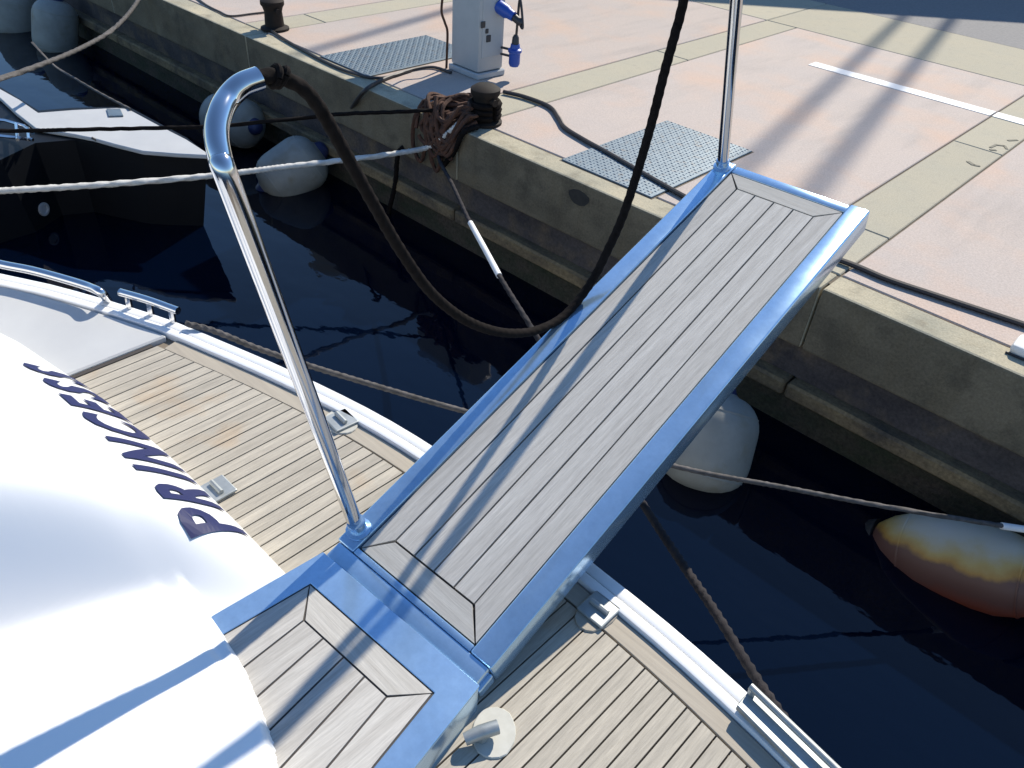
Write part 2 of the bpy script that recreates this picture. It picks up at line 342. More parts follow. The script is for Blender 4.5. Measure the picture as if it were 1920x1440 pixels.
# power pedestal
c0 = atz((845, 130), 0); c1 = atz((895, 150), 0); c2 = atz((942, 140), 0); c3 = c0 + (c2 - c1)
ped = empty('power_pedestal', (c0 + c2) / 2, 'grey power pedestal with blue sockets standing by the hatch', 'power pedestal')
cc = (c0 + c2) / 2
MB().poly([tuple(p[:2]) for p in (c0, c1, c2, c3)], .05, 1.33).build('cabinet', 'cabinet', ped, bevel=.02, seg=2, smooth=True)
e1 = (c1 - c0); hd = [c0 - e1 * 1.5, c1 + e1 * .1, c2 + e1 * .1, c3 - e1 * 1.5]
MB().poly([tuple(p[:2]) for p in hd], .80, 1.345).build('shade_hood', 'cabinet', ped, bevel=.03, seg=2, smooth=True)  # unseen wide top, added to throw shade on the kerb
MB().poly([tuple((cc + (p - cc) * 1.1)[:2]) for p in (c0, c1, c2, c3)], .0, .048).build('plinth', 'cabinet', ped, bevel=.008)
fx = lerp(c1, c2, .5)
def onface(px): return onvert(px, c1, c2)
dn = np.cross(c2 - c1, (0, 0, 1.0)); dn /= np.linalg.norm(dn); da, db = lerp(c1, c2, .12), lerp(c1, c2, .88)
MB().poly([tuple((da - dn * .004)[:2]), tuple((db - dn * .004)[:2]), tuple((db + dn * .006)[:2]), tuple((da + dn * .006)[:2])], .16, .78).build('door', 'cabinet', ped, bevel=.003)
for px, s in (((905, 46), .022), ((912, 58), .016), ((915, 72), .024)):
    q = onface(px); MB().box(q[0], q[0] + .012, q[1] - s, q[1] + s, q[2] - s * 1.1, q[2] + s * 1.1).build('latch', 'dark_plastic', ped, bevel=.004)
for z_ in (.22, .17):
    q = onface((938, 105)); MB().tube([(q[0] - .01, q[1], z_), (q[0] + .13, q[1] + .03, z_)], .010, 8).build('bracket', 'dark_plastic', ped)
q = onface((938, 105)) + np.array((.13, .03, 0)); q[2] = .10
sk = MB().lathe([(0, .035), (.02, .045), (.10, .045), (.11, .055), (.13, .055), (.14, .04), (.17, .035)], q, seg=16).build('socket', 'blue_plastic', ped, smooth=True)
MB().lathe([(.171, .03), (.22, .026), (.24, .014)], q, seg=12).build('plug', 'dark_plastic', ped, smooth=True)
q2 = onface((936, 14)) + np.array((.02, 0, 0))
MB().lathe([(-.03, .05), (.06, .05), (.08, .04), (.13, .036)], q2, axis=(1, .2, -.35), seg=16).build('socket', 'blue_plastic', ped, smooth=True)
e2 = q2 + np.array((.155, .03, -.055))
MB().lathe([(0, .03), (.06, .028), (.08, .014)], q2 + np.array((.125, .024, -.045)), axis=(1, .2, -.5), seg=12).build('plug', 'dark_plastic', ped, smooth=True)
pth = smoothpath([e2, e2 + np.array((.05, .01, -.05)), q + np.array((.02, 0, .5)), q + np.array((.005, 0, .24))], 8)
MB().tube(pth, .010, 8).build('power_lead', 'cable', smooth=True, label='thin grey lead looping between the blue sockets of the pedestal', cat='cable')
lp = [onvert((836, -20), c0, c1), onvert((832, 20), c0, c1), onvert((838, 42), c0, c1), onvert((843, 60), c0, c1), onvert((842, 100), c0, c1), onvert((841, 128), c0, c1)]
lp = [p + np.array((-.015, -.01, 0)) for p in lp]
MB().tube(smoothpath(lp, 6), .010, 8).build('water_hose', 'rope_rust', smooth=True, label='reddish hose hanging down the left side of the power pedestal', cat='hose')

# cables lying on the paving
def ground_cable(pix, r, label, m='cable', name='cable', z=None, cat='cable'):
    P = [atz(p, r + .002 if z is None else z) for p in pix]
    MB().tube(smoothpath(P, 8), r, 8).build(name, m, smooth=True, label=label, cat=cat)
ground_cable([(944, 172), (985, 182), (1030, 200), (1048, 222), (1060, 240), (1095, 262), (1140, 287), (1225, 336), (1290, 372), (1340, 395), (1440, 440), (1590, 493), (1660, 522), (1740, 549), (1840, 582), (1960, 622)], .016,
             'long black cable snaking along the paving from the roped bollard')
ground_cable([(505, 55), (530, 72), (565, 92), (610, 116), (655, 135), (700, 146), (738, 142), (775, 130), (812, 126), (846, 136)], .012,
             'black cable along the kerb between the bare bollard and the pedestal')
ground_cable([(366, -6), (388, 10), (412, 22), (432, 30), (470, 26), (505, 22)], .009, 'thin dark cable at the upper left edge of the paving')
P = [atz(p, z) for p, z in (((770, 132), .012), ((735, 143), .012), ((705, 156), .012), ((684, 170), .01), ((664, 196), -.16), ((648, 225), -.4), ((636, 260), -.62))]
MB().tube(smoothpath(P, 8), .016, 8).build('cable', 'cable', smooth=True, label='black cable dropping over the kerb left of the roped bollard', cat='cable')
# white block at the right end of the kerb
q = atz((1893, 655), 0); wb = empty('rope_guide', q, 'white block on the kerb at the right edge of the view', 'rope guide')
MB().box(q[0], q[0] + .34, q[1] - .045, q[1] + .10, .001, .055).build('body', 'paint', wb, bevel=.02, seg=2, smooth=True)
MB().box(q[0] - .006, q[0] + .35, q[1] - .055, q[1] - .046, .001, .012).build('foot', 'dark_plastic', wb, bevel=.002)

# coil of brown rope round the bollard
rc = empty('rope_coil', B1 + np.array((-.12, -.12, .02)), 'heap of brown rope round the bollard and over the kerb', 'rope')
for i in range(13):
    ph = random.random() * 6.28; rx, ry = random.uniform(.10, .24), random.uniform(.08, .17); cx, cy = B1[0] - .20 + random.uniform(-.10, .14), B1[1] - .14 + random.uniform(-.08, .08)
    P = []
    for k in range(25):
        a = ph + 2 * math.pi * k / 24 * .96; x, y = cx + rx * math.cos(a), cy + ry * math.sin(a)
        z = .025 + .009 * i + .025 * math.sin(2 * a + ph)
        if y < YE + .02: z -= (YE + .02 - y) * 2.2; y = max(y, YE - .05)
        P.append((x, y, z))
    MB().tube(P, .0145, 8, twist=60, lay=.12).build('rope_loop', 'rope_rust', rc, smooth=True)
for i in range(5):
    x = B1[0] - .44 + i * .09 + random.uniform(-.03, .03)
    w_ = random.uniform(.03, .13); dz = random.uniform(.10, .36)
    P = [(x + .1, YE + .22, .04), (x + .04, YE + .06, .05), (x, YE - .03, -.03), (x - .02, YE - .035, -dz * .7), (x + w_ * .5, YE - .035, -dz), (x + w_, YE - .03, -dz * .6), (x + w_ + .03, YE - .03, -.02), (x + w_ + .1, YE + .10, .05)]
    MB().tube(smoothpath(P, 6), .0155, 8, twist=60, lay=.12).build('rope_loop', 'rope_rust', rc, smooth=True)
for i, h in enumerate((.06, .10, .14)):
    P = [(B1[0] + .10 * math.cos(a), B1[1] + .10 * math.sin(a), h) for a in np.linspace(0, 6.0, 22)]
    MB().tube(P, .021, 8, twist=60, lay=.12).build('rope_turn', 'rope_black', rc, smooth=True)

# ------------------------------------------------------------------ our boat
DZ = .30                                                             # aft deck height
RAIL = [(-6.0, -1.6), (-5.2, -.75), (-4.4, -.05), (-3.8, .34), (-3.325, .60), (-3.068, .74), (-2.636, .925), (-2.326, 1.02), (-2.037, 1.10), (-1.7, 1.175), (-1.414, 1.214), (-1.05, 1.235),
        (-.712, 1.231), (-.471, 1.224), (-.245, 1.205), (.009, 1.17), (.4, 1.08), (.9, .90), (1.5, .55), (2.1, .05)]
KS = (2 - DZ) / 1.75
rail_s = smoothpath([(x * KS, y * KS, 0) for x, y in RAIL], 5); RX = [p[0] for p in rail_s]; RY = [p[1] for p in rail_s]
def R_(x): return float(np.interp(x, RX, RY))
yacht = empty('yacht', (-1, 0, WZ), 'white motor yacht with teak aft deck and lettered transom, moored stern to', 'boat')
def strip(off0, off1, z0, z1, x0, x1, name, m, bevel=0.0, n=70, parent=None, smooth=False):
    xs = np.linspace(x0, x1, n); o_ = []; i_ = []
    for x in xs:
        e = .01; t = np.array((2 * e, R_(x + e) - R_(x - e))); t /= np.linalg.norm(t); nr = np.array((-t[1], t[0])); p = np.array((x, R_(x)))
        o_.append(p - nr * off0); i_.append(p - nr * off1)
    b = MB(); vv = []
    for a, c in zip(o_, i_): vv += [(a[0], a[1], z0), (a[0], a[1], z1), (c[0], c[1], z1), (c[0], c[1], z0)]
    ff = []
    for k in range(n - 1):
        for j in range(4): ff.append((4 * k + j, 4 * k + (j + 1) % 4, 4 * k + 4 + (j + 1) % 4, 4 * k + 4 + j))
    ff += [(0, 1, 2, 3), tuple(4 * (n - 1) + j for j in (3, 2, 1, 0))]
    return b.add(vv, ff).build(name, m, parent or yacht, bevel=bevel, seg=2, smooth=smooth)
strip(.004, .55, WZ - .3, DZ - .04, -5.9, 2.05, 'hull', 'hull_white', parent=yacht)
strip(-.012, .026, DZ - .05, DZ + .012, -5.5, 1.9, 'rub_rail', 'gelcoat', .006, parent=yacht, smooth=True)
strip(.029, .060, DZ - .04, DZ + .014, -5.5, 1.9, 'toe_rail', 'gelcoat', .005, parent=yacht, smooth=True)
deck = MB().poly([(x, R_(x) - .055) for x in np.linspace(-2.49, 1.5, 40)] + [(1.5, -.9), (-2.49, -.9)], DZ - .05, DZ - .012).build('deck_base', 'caulk_deck', yacht)
strip(.065, .122, DZ - .0118, DZ, -2.42, 1.4, 'margin_board', 'teak_margin', .0015, parent=yacht)
x = -2.415; pw = .0432
while x < .62:
    a, c = x, x + pw - .0045
    ya, yc = R_(a) - .129, R_(c) - .129
    y0 = -.35
    MB().poly([(a, y0), (c, y0), (c, yc), (a, ya)], DZ - .0118, DZ + random.uniform(-.0006, .0006)).build('deck_plank', 'teak_deck', yacht)
    x += pw
# grey non-slip side moulding left of the teak
xs = np.linspace(-5.0, -2.437, 40)
MB().poly([(x, R_(x) - .075) for x in xs] + [(-2.437, -.2), (-5.0, -3.4)], DZ - .03, DZ + .012).build('side_panel', 'gelcoat_grey', yacht, bevel=.006)
MB().box(-2.436, -2.418, .1, R_(-2.42) - .14, DZ - .011, DZ + .002).build('panel_seam', 'caulk', yacht)

# transom moulding: a height field that drops to a walkway beside the gangway
PA = [(-.95, .74), (-.6, .735), (-.2, .722), (-.02, .70), (.10, .675), (.20, .645), (.28, .612), (.34, .578), (.39, .548), (.43, .517), (.47, .48), (.51, .437), (.545, .395), (.572, .345), (.592, .295), (.600, .235), (.602, .1)]
PAs = smoothpath([(y, z, 0) for y, z in PA], 4)
def zA(y): return float(np.interp(y, [p[0] for p in PAs], [p[1] for p in PAs]))
def sstep(t): t = min(1, max(0, t)); return t * t * (3 - 2 * t)
def yshift(x):                                                       # the foot of the transom follows the stern curve
    return interp(x, [(-4.5, -.55), (-3.2, -.26), (-2.6, -.10), (-2.2, -.035), (-1.85, -.008), (-1.5, 0), (0, 0)])
ZR = smoothpath([(-.95, .715, 0), (-.6, .70, 0), (-.3, .665, 0), (-.1, .605, 0), (.1, .525, 0), (.2, .48, 0), (.3, .432, 0), (.36, .405, 0), (.7, .39, 0)], 5)
ZRy, ZRz = [p[0] for p in ZR], [p[1] for p in ZR]
EP = [atz(p, z) for p, z in (((400, 1151), .415), ((430, 1196), .42), ((460, 1243), .425), ((490, 1317), .43), ((510, 1380), .437), ((518, 1440), .445), ((522, 1520), .45))]
EPx, EPy = [p[0] for p in EP], [p[1] for p in EP]
def edge_y(x): return float(np.interp(x, EPx, EPy))
def zT(x, y):
    x0 = -1.47 - .75 * (.45 - y); x1 = -1.19 - .30 * (.45 - y); a = zA(y - yshift(x)); c = sstep((x - x0) / (x1 - x0))
    zl = a * (1 - c) + min(a, .385) * c
    edge = edge_y(x)
    zr = float(np.interp(y, ZRy, ZRz)) - .6 * sstep((y - edge + .012) / .05)
    if x < -1.25: zr -= .25 * sstep((-1.25 - x) / .3)
    k = .09; h = max(k - abs(zl - zr), 0) / k
    return max(zl, zr) + h * h * k * .25
gx = list(np.linspace(-5.0, -2.62, 28)) + list(np.linspace(-2.6, -.64, 145)) + list(np.linspace(-.48, -.62, 0))
gy = list(np.linspace(-1.0, -.32, 14)) + list(np.linspace(-.3, .64, 130))
tv, tf = [], []
for x in gx:
    for y in gy:
        yy = y + yshift(x); tv.append((x, yy, zT(x, yy)))
ny = len(gy)
for i in range(len(gx) - 1):
    for j in range(ny - 1):
        q = (i * ny + j, (i + 1) * ny + j, (i + 1) * ny + j + 1, i * ny + j + 1)
        if max(tv[k][2] for k in q) > .12: tf.append(q)
transom = MB().add(tv, tf).build('transom', 'gelcoat', yacht, smooth=True)

def glyph(ch):
    cu = bpy.data.curves.new('t', 'FONT'); cu.body = ch; cu.offset = .034; cu.resolution_u = 3
    o = bpy.data.objects.new('t', cu); col.objects.link(o); bpy.context.view_layer.update()
    me = bpy.data.meshes.new_from_object(o.evaluated_get(bpy.context.evaluated_depsgraph_get()))
    bm = bmesh.new(); bm.from_mesh(me); bpy.data.objects.remove(o); bpy.data.meshes.remove(me)
    for k in range(1, 14):
        bmesh.ops.bisect_plane(bm, geom=bm.verts[:] + bm.edges[:] + bm.faces[:], plane_co=(0, k * .055, 0), plane_no=(0, 1, 0))
    bmesh.ops.triangulate(bm, faces=bm.faces[:])
    V = [tuple(v.co) for v in bm.verts]; bm.verts.index_update(); F = [tuple(v.index for v in f.verts) for f in bm.faces]; bm.free(); return V, F
def onsurf(x, y):
    z = zT(x, y); e = .004; n = Vector((-(zT(x + e, y) - zT(x - e, y)) / (2 * e), -(zT(x, y + e) - zT(x, y - e)) / (2 * e), 1)).normalized()
    return Vector((x, y, z)) + n * .004
xl = -1.372
for ch in 'PRINCESS':
    V, F = glyph(ch); wd = max(v[0] for v in V) - min(v[0] for v in V); x0 = min(v[0] for v in V)
    sx = .165; P = []
    for v in V:
        t = v[1] / .72; X = xl - (v[0] - x0) * sx; P.append(onsurf(X, .553 + yshift(X) - .132 * t))
    MB().add(P, F).build('letter', 'navy', transom, label='navy blue letter %s' % ch)
    xl -= wd * sx + .034
V = []; ctr = (-2.02, .20)
for k in range(24):
    a = 2 * math.pi * k / 24; X = ctr[0] + .10 * math.cos(a); V.append(onsurf(X, ctr[1] + .022 * math.sin(a) * (1.3 if math.cos(a) < 0 else .8)))
MB().add(V, [tuple(range(24))]).build('emblem', 'emblem', transom)

# deck fittings
def cleat(px, ang, pad_w, pad_l, label, padm='gelcoat', horn=False):
    p = atz(px, DZ); o_ = []
    ca, sa = math.cos(ang), math.sin(ang)
    def loc(u, v): return (p[0] + u * ca - v * sa, p[1] + u * sa + v * ca)
    pad = [loc(pad_w * math.cos(a) * (1 if abs(math.cos(a)) < .8 else .9), pad_l * math.sin(a)) for a in np.linspace(0, 2 * math.pi, 20, endpoint=False)]
    c = MB().poly(pad, DZ - .002, DZ + .005).build('cleat', padm, yacht, bevel=.002, label=label)
    s = .042
    if not horn:
        MB().poly([loc(-s, -s), loc(s, -s), loc(s, s), loc(-s, s)], DZ + .0052, DZ + .014).build('cleat_plate', 'dull_steel', c, bevel=.004, seg=2)
        MB().tube([loc(-.028, .0) + (DZ + .020,), loc(.028, 0) + (DZ + .020,)], .008, 8).build('cleat_bar', 'dull_steel', c, smooth=True)
    else:
        MB().tube([loc(-.062, -.035) + (DZ + .026,), loc(-.03, -.02) + (DZ + .034,), loc(.008, -.004) + (DZ + .036,)], [.014, .016, .016], 10).build('cleat_horn', 'dull_steel', c, smooth=True)
        MB().tube([loc(-.025, -.02) + (DZ + .004,), loc(-.025, -.02) + (DZ + .04,)], .012, 8).build('cleat_bar', 'dull_steel', c, smooth=True)
cleat((640, 792), RAD(-5), .070, .05, 'white pad with a square steel plate near the rail', 'cream')
cleat((1122, 1146), 0, .052, .075, 'teak pad with a square steel plate near the rail', 'teak_margin')
cleat((408, 922), 0, .03, .03, 'small steel fitting at the foot of the transom', 'dull_steel')
cleat((926, 1374), RAD(40), .055, .06, 'round white pad with a steel horn cleat', 'cream', horn=True)
# stainless grab rail and fairleads on the left
H = [atz(p, .38) for p in ((-60, 478), (0, 495), (60, 507), (120, 523), (165, 537), (190, 549))] + [atz((203, 566), .30)]
MB().tube(smoothpath(H, 8), .0165, 12).build('handrail', 'steel_tube', yacht, smooth=True)
f0, f1 = atz((226, 548), .37), atz((334, 583), .37)
fl = MB().tube(smoothpath([f0, lerp(f0, f1, .5) + (0, 0, .005), f1], 6), .015, 12).build('fairlead', 'steel_tube', yacht, smooth=True)
for t in (.12, .5, .88):
    q = lerp(f0, f1, t); MB().tube([(q[0], q[1] - .005, .30), (q[0], q[1], .37)], .012, 8).build('fairlead_post', 'steel_tube', fl, smooth=True)
q0, q1 = (-.245 + .03, R_(-.2)), (.06, R_(.06))
f2 = MB().tube([(q0[0], q0[1] - .004, DZ + .062), (q1[0], q1[1] - .006, DZ + .062)], .009, 10).build('fairlead', 'dull_steel', yacht, smooth=True)
MB().poly([(q0[0], q0[1] - .055), (q1[0], q1[1] - .06), (q1[0], q1[1] + .004), (q0[0], q0[1] + .004)], DZ + .024, DZ + .042).build('fairlead_plate', 'dull_steel', f2, bevel=.002)
for t in (.03, .97):
    q = lerp(q0, q1, t); MB().tube([(q[0], q[1] - .005, DZ + .04), (q[0], q[1] - .005, DZ + .062)], .009, 8).build('fairlead_post', 'dull_steel', f2, smooth=True)

# ------------------------------------------------------------------ gangway
G_ = ray((3330, -1655)); CR = np.array([G_[1], -G_[0], 0]); CR /= np.linalg.norm(CR); NN = np.cross(CR, G_)
P0 = ray((740, 1017)); P0 = CAM + P0 * (-5.67 * .28 / P0[2])
def g(u, v, h=0.0): return P0 + CR * u + G_ * v + NN * h
gang = empty('gangway', g(.14, -.1), 'steel framed gangway with grey teak planks raised over the water', 'gangway')
def gbox(u0, u1, v0, v1, h0, h1, name, m, bevel=0.0, seg=1, smooth=False, parent=None):
    return MB().prism([g(u0, v0, h0), g(u1, v0, h0), g(u1, v1, h0), g(u0, v1, h0)], [g(u0, v0, h1), g(u1, v0, h1), g(u1, v1, h1), g(u0, v1, h1)]).build(name, m, parent or gang, bevel=bevel, seg=seg, smooth=smooth)
def gpoly(pts, h0, h1, name, m, bevel=0.0):
    return MB().prism([g(u, v, h0) for u, v in pts], [g(u, v, h1) for u, v in pts]).build(name, m, gang, bevel=bevel)
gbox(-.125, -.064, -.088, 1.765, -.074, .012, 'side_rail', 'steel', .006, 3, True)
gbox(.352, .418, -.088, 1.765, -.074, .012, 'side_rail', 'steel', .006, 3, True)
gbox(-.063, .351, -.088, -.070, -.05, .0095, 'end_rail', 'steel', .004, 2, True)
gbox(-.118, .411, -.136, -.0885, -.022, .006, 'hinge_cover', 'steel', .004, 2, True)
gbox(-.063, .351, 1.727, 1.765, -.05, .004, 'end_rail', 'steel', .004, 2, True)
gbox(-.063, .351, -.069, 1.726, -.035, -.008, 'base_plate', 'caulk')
UL, UR, VB_, VT = -.059, .347, -.066, 1.722; ui0, ui1, vi0, vi1 = .0, .279, .003, 1.658; s = .0027
gpoly([(UL, VB_ + s), (UL, VT - s), (ui0 - s, vi1 - s), (ui0 - s, vi0 + s)], -.0078, .003, 'border_plank', 'teak_gang')
gpoly([(UR, VB_ + s), (UR, VT - s), (ui1 + s, vi1 - s), (ui1 + s, vi0 + s)], -.0078, .003, 'border_plank', 'teak_gang')
gpoly([(UL + s, VB_), (UR - s, VB_), (ui1 - s, vi0 - s), (ui0 + s, vi0 - s)], -.0078, .003, 'border_plank', 'teak_gang_x')
gpoly([(UL + s, VT), (UR - s, VT), (ui1 - s, vi1 + s), (ui0 + s, vi1 + s)], -.0078, .003, 'border_plank', 'teak_gang_x')
for k in range(4):
    a = ui0 + .07 * k
    gbox(a + s, a + .07 - s, vi0 + s, vi1 - s, -.0078, .003 + random.uniform(-.0004, .0004), 'plank', 'teak_gang')
for hv in (-.108,):
    MB().tube([g(-.12, hv, -.04), g(.415, hv, -.04)], .014, 12).build('hinge_rod', 'steel', gang, smooth=True)
for u in (-.09, .40):
    gbox(u - .02, u + .02, -.14, -.09, -.06, -.0225, 'hinge_lug', 'steel', .006, 2)
# fixed platform at the foot of the gangway
PZ = .40
A, Bq, Cq, D = [(-1.178, .662), (-.636, .694), (-.585, .40), (-1.196, .367)]
fo = [(-1.178, .662), (-.636, .694), (-.560, .25), (-.54, -.12), (-1.22, -.12), (-1.196, .367)]
fi = [(-1.118, .583), (-.692, .611), (-.624, .25), (-.60, -.06), (-1.15, -.06), (-1.135, .35)]
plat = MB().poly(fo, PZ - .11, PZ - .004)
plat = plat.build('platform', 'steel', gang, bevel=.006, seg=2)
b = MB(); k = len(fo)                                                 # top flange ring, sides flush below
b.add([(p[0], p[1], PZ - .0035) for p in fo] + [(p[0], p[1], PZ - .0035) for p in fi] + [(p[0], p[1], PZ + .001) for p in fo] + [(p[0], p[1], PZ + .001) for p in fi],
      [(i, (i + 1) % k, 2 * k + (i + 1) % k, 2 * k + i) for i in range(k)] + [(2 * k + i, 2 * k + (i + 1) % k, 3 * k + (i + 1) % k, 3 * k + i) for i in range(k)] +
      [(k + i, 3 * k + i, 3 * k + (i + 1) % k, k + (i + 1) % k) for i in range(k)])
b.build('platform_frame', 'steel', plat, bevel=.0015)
def inset(t0, t1): return (fi[0][0] * (1 - t0) + fi[1][0] * t0, fi[0][1] * (1 - t0) + fi[1][1] * t0)
pi = [(-1.041, .512), (-.757, .531), (-.700, .25), (-.68, -.06), (-1.02, -.06), (-1.03, .35)]
e = .004
MB().poly([(fi[0][0] + e, fi[0][1] - e), (fi[1][0] - e, fi[1][1] - e), (pi[1][0] - .002, pi[1][1] + .0025), (pi[0][0] + .002, pi[0][1] + .0025)], PZ - .0035, PZ - .0005).build('border_plank', 'teak_gang_x', plat)
MB().poly([(fi[0][0] + e, fi[0][1] - 2 * e), (pi[0][0] - .0025, pi[0][1] - .002), (pi[5][0] - .0025, pi[5][1]), (pi[4][0] - .0025, pi[4][1]), (fi[4][0] + e, fi[4][1]), (fi[5][0] + e, fi[5][1])], PZ - .0035, PZ - .0005).build('border_plank', 'teak_gang', plat)
MB().poly([(fi[1][0] - e, fi[1][1] - 2 * e), (fi[2][0] - e, fi[2][1]), (fi[3][0] - e, fi[3][1]), (pi[3][0] + .0025, pi[3][1]), (pi[2][0] + .0025, pi[2][1]), (pi[1][0] + .0025, pi[1][1] - .002)], PZ - .0035, PZ - .0005).build('border_plank', 'teak_gang', plat)
for kk in range(4):
    def E_(t, i, j): return (pi[i][0] * (1 - t) + pi[j][0] * t, pi[i][1] * (1 - t) + pi[j][1] * t)
    t0, t1 = kk / 4 + .009, (kk + 1) / 4 - .009
    top = [E_(t0, 0, 1), E_(t1, 0, 1)]; mid = [E_(t0, 5, 2), E_(t1, 5, 2)]; low = [E_(t0, 4, 3), E_(t1, 4, 3)]
    MB().poly([(top[0][0], top[0][1] - .0025), (top[1][0], top[1][1] - .0025), mid[1], low[1], low[0], mid[0]], PZ - .0035, PZ - .0005).build('plank', 'teak_gang', plat)
MB().poly(fi, PZ - .0039, PZ - .0036).build('caulking', 'caulk', plat)

# stanchions
nb_ = g(-.104, -.035, .012)
S1 = [nb_, lerp(nb_, atdepth((440, 372), 1.29), .5), atdepth((440, 372), 1.29), atdepth((414, 300), 1.26), atdepth((406, 250), 1.26), atdepth((413, 212), 1.27), atdepth((428, 184), 1.29), atdepth((453, 160), 1.30), atdepth((486, 147), 1.315)]
st = MB().tube(smoothpath(S1, 10), .0198, 18).build('stanchion', 'steel_tube', gang, smooth=True, label='tall near stanchion with a hooked top')
MB().lathe([(0, .034), (.006, .034), (.010, .024), (.04, .024)], g(-.097, -.035, .0125), axis=(S1[1] - S1[0]), seg=16).build('stanchion_socket', 'steel', st, smooth=True)
fb = g(-.098, 1.725, .012); ft = g(-.098, 1.725, 1.36)
st2 = MB().tube([fb, g(-.098, 1.725, .5), g(-.098, 1.725, 1.3), ft], .0190, 16).build('stanchion', 'steel_tube', gang, smooth=True, label='straight stanchion at the outer end')
MB().lathe([(0, .032), (.006, .032), (.01, .023), (.03, .023)], fb, axis=NN, seg=16).build('stanchion_socket', 'steel', st2, smooth=True)
# rope handrail
tip = S1[-1]
HR = [tip] + [onvert(p, tip, ft) for p in ((512, 142), (545, 152), (575, 172), (605, 212), (650, 292), (700, 382), (750, 468), (805, 545), (860, 592), (910, 616), (960, 625), (1010, 618), (1060, 590), (1108, 530), (1140, 468), (1168, 405), (1196, 320), (1222, 230), (1246, 135), (1268, 55), (1285, -12))] + [ft]
MB().tube(smoothpath(HR, 20), .0132, 14, twist=70, lay=.05).build('handrail_rope', 'rope_black', smooth=True, label='black rope handrail drooping between the two gangway stanchions', cat='rope')
kn = MB()
for i in range(2):
    c = lerp(HR[1], HR[2], .1 + .3 * i); kn.tube([c + np.array((.014 * math.cos(a), .008 * math.sin(a) + .004 * i, .015 * math.sin(a + .5 * i))) for a in np.linspace(0, 6.28, 14)], .006, 8)
kn.build('rope_knot', 'rope_black', smooth=True, label='black knot of rope at the hooked stanchion tip', cat='rope')

# ------------------------------------------------------------------ fenders
def fender(px, z, L, r, ang, label, m='fender', tilt=0.0, capm='fender_navy', shape='can'):
    c = atz(px, z); ax = Vector((math.cos(ang) * math.cos(tilt), math.sin(ang) * math.cos(tilt), math.sin(tilt)))
    o = empty('fender', c, label, 'fender', 'boat fenders along the quay')
    if shape == 'can':
        prof = [(-L / 2 + L * .02, r * .35)] + [(-L / 2 + L * .04 + r * .75 * (1 - math.cos(t)), r * (.35 + .65 * math.sin(t))) for t in np.linspace(.1, math.pi / 2, 8)]
        prof += [(-p[0], p[1]) for p in prof[::-1]]
    elif shape == 'cone':
        prof = [(-L / 2, r * .22), (-L / 2 + .02, r * .42), (-L * .40, r * .66), (-L * .30, r * .86), (-L * .20, r * .97), (-L * .1, r)]
        prof += [(-p[0], p[1]) for p in prof[::-1]]
    else:
        prof = [(-r * math.cos(t), r * math.sin(t)) for t in np.linspace(.12, math.pi - .12, 16)]
    MB().lathe(prof, c, axis=ax, seg=28).build('body', m, o, smooth=True)
    for t_ in (-.30, .30):
        rr_ = float(np.interp(t_ * L, [p[0] for p in prof], [p[1] for p in prof]))
        MB().lathe([(-.006, rr_ - .01), (-.004, rr_ + .003), (.004, rr_ + .003), (.006, rr_ - .01)], np.array(c) + np.array(ax) * t_ * L, axis=ax, seg=28).build('seam_ring', m, o, smooth=True)
    for s_ in (-1, 1):
        h = abs(prof[0][0]); a = np.array(c) + np.array(ax) * s_ * (h - .01)
        kf = 1.4 if shape == 'cone' else 1.0
        e_ = MB().lathe([(0, r * .36 * kf), (.05, r * .28 * kf), (.075, r * .15 * kf)], a, axis=ax * s_, seg=14).build('end_cap', capm, o, smooth=True)
    return o
fender((548, 320), -.80, .60, .235, RAD(70), 'round pale fender by the quay wall under the white mooring rope', tilt=RAD(30))
fender((436, 226), -.70, .62, .22, RAD(10), 'white fender with navy end behind the hooked stanchion', tilt=RAD(4))
fender((1328, 828), -.80, .58, .245, RAD(115), 'pale round fender half hidden below the right side of the gangway', tilt=RAD(50))
fender((1808, 1055), -.84, .84, .205, RAD(2), 'large fender stained yellow and rust brown floating at the right', m='fender_stained', tilt=RAD(20), capm='rubber', shape='cone')
fender((26, 22), -.75, .74, .30, RAD(80), 'bluish white fender at the upper left corner', tilt=RAD(75))
fender((104, 54), -.72, .66, .24, RAD(80), 'bluish white fender nearer the quay, beside the corner fender', tilt=RAD(75))

# ------------------------------------------------------------------ mooring ropes
def rope(pts, r, m, label, name='mooring_rope', twist=70, lay=.17, n=8):
    return MB().tube(smoothpath(pts, n * 2), r, 14, twist=twist, lay=lay).build(name, m, smooth=True, label=label, cat='rope')
A = B1 + np.array((-.08, -.05, .10)); Bq = atz((-70, 363), .02)
A2 = aty((800, 277), YE - .06)
rope([A, atz((876, 215), .05), atz((856, 236), .025), aty((830, 258), YE - .035), A2] + [onvert(p, A2, Bq) for p in ((740, 288), (640, 301), (540, 312), (470, 321), (380, 331), (250, 342), (120, 351), (0, 358))] + [Bq], .0175, 'rope_white',
     'thick white mooring rope running from the roped bollard out to the left')
A = B1 + np.array((-.05, -.12, .06)); Bq = atz((1600, 1545), .32)
A2 = aty((822, 292), YE - .05)
rp5 = [A, atz((866, 238), .025), aty((842, 262), YE - .035), A2] + [onvert(p, A2, Bq) for p in ((850, 350), (885, 425), (935, 515), (995, 612), (1090, 765), (1210, 952), (1280, 1058), (1340, 1146), (1420, 1275), (1480, 1362), (1535, 1440))] + [Bq]
rope(rp5, .0125, 'rope_dark', 'grey mooring rope passing under the gangway to the rail at lower right', n=14)
sl = [onvert(p, A2, Bq) for p in ((882, 418), (908, 465), (936, 517))]
MB().tube(smoothpath(sl, 6), .017, 12).build('chafe_sleeve', 'paint', smooth=True, label='short white sleeve on the rope below the roped bollard', cat='rope sleeve')
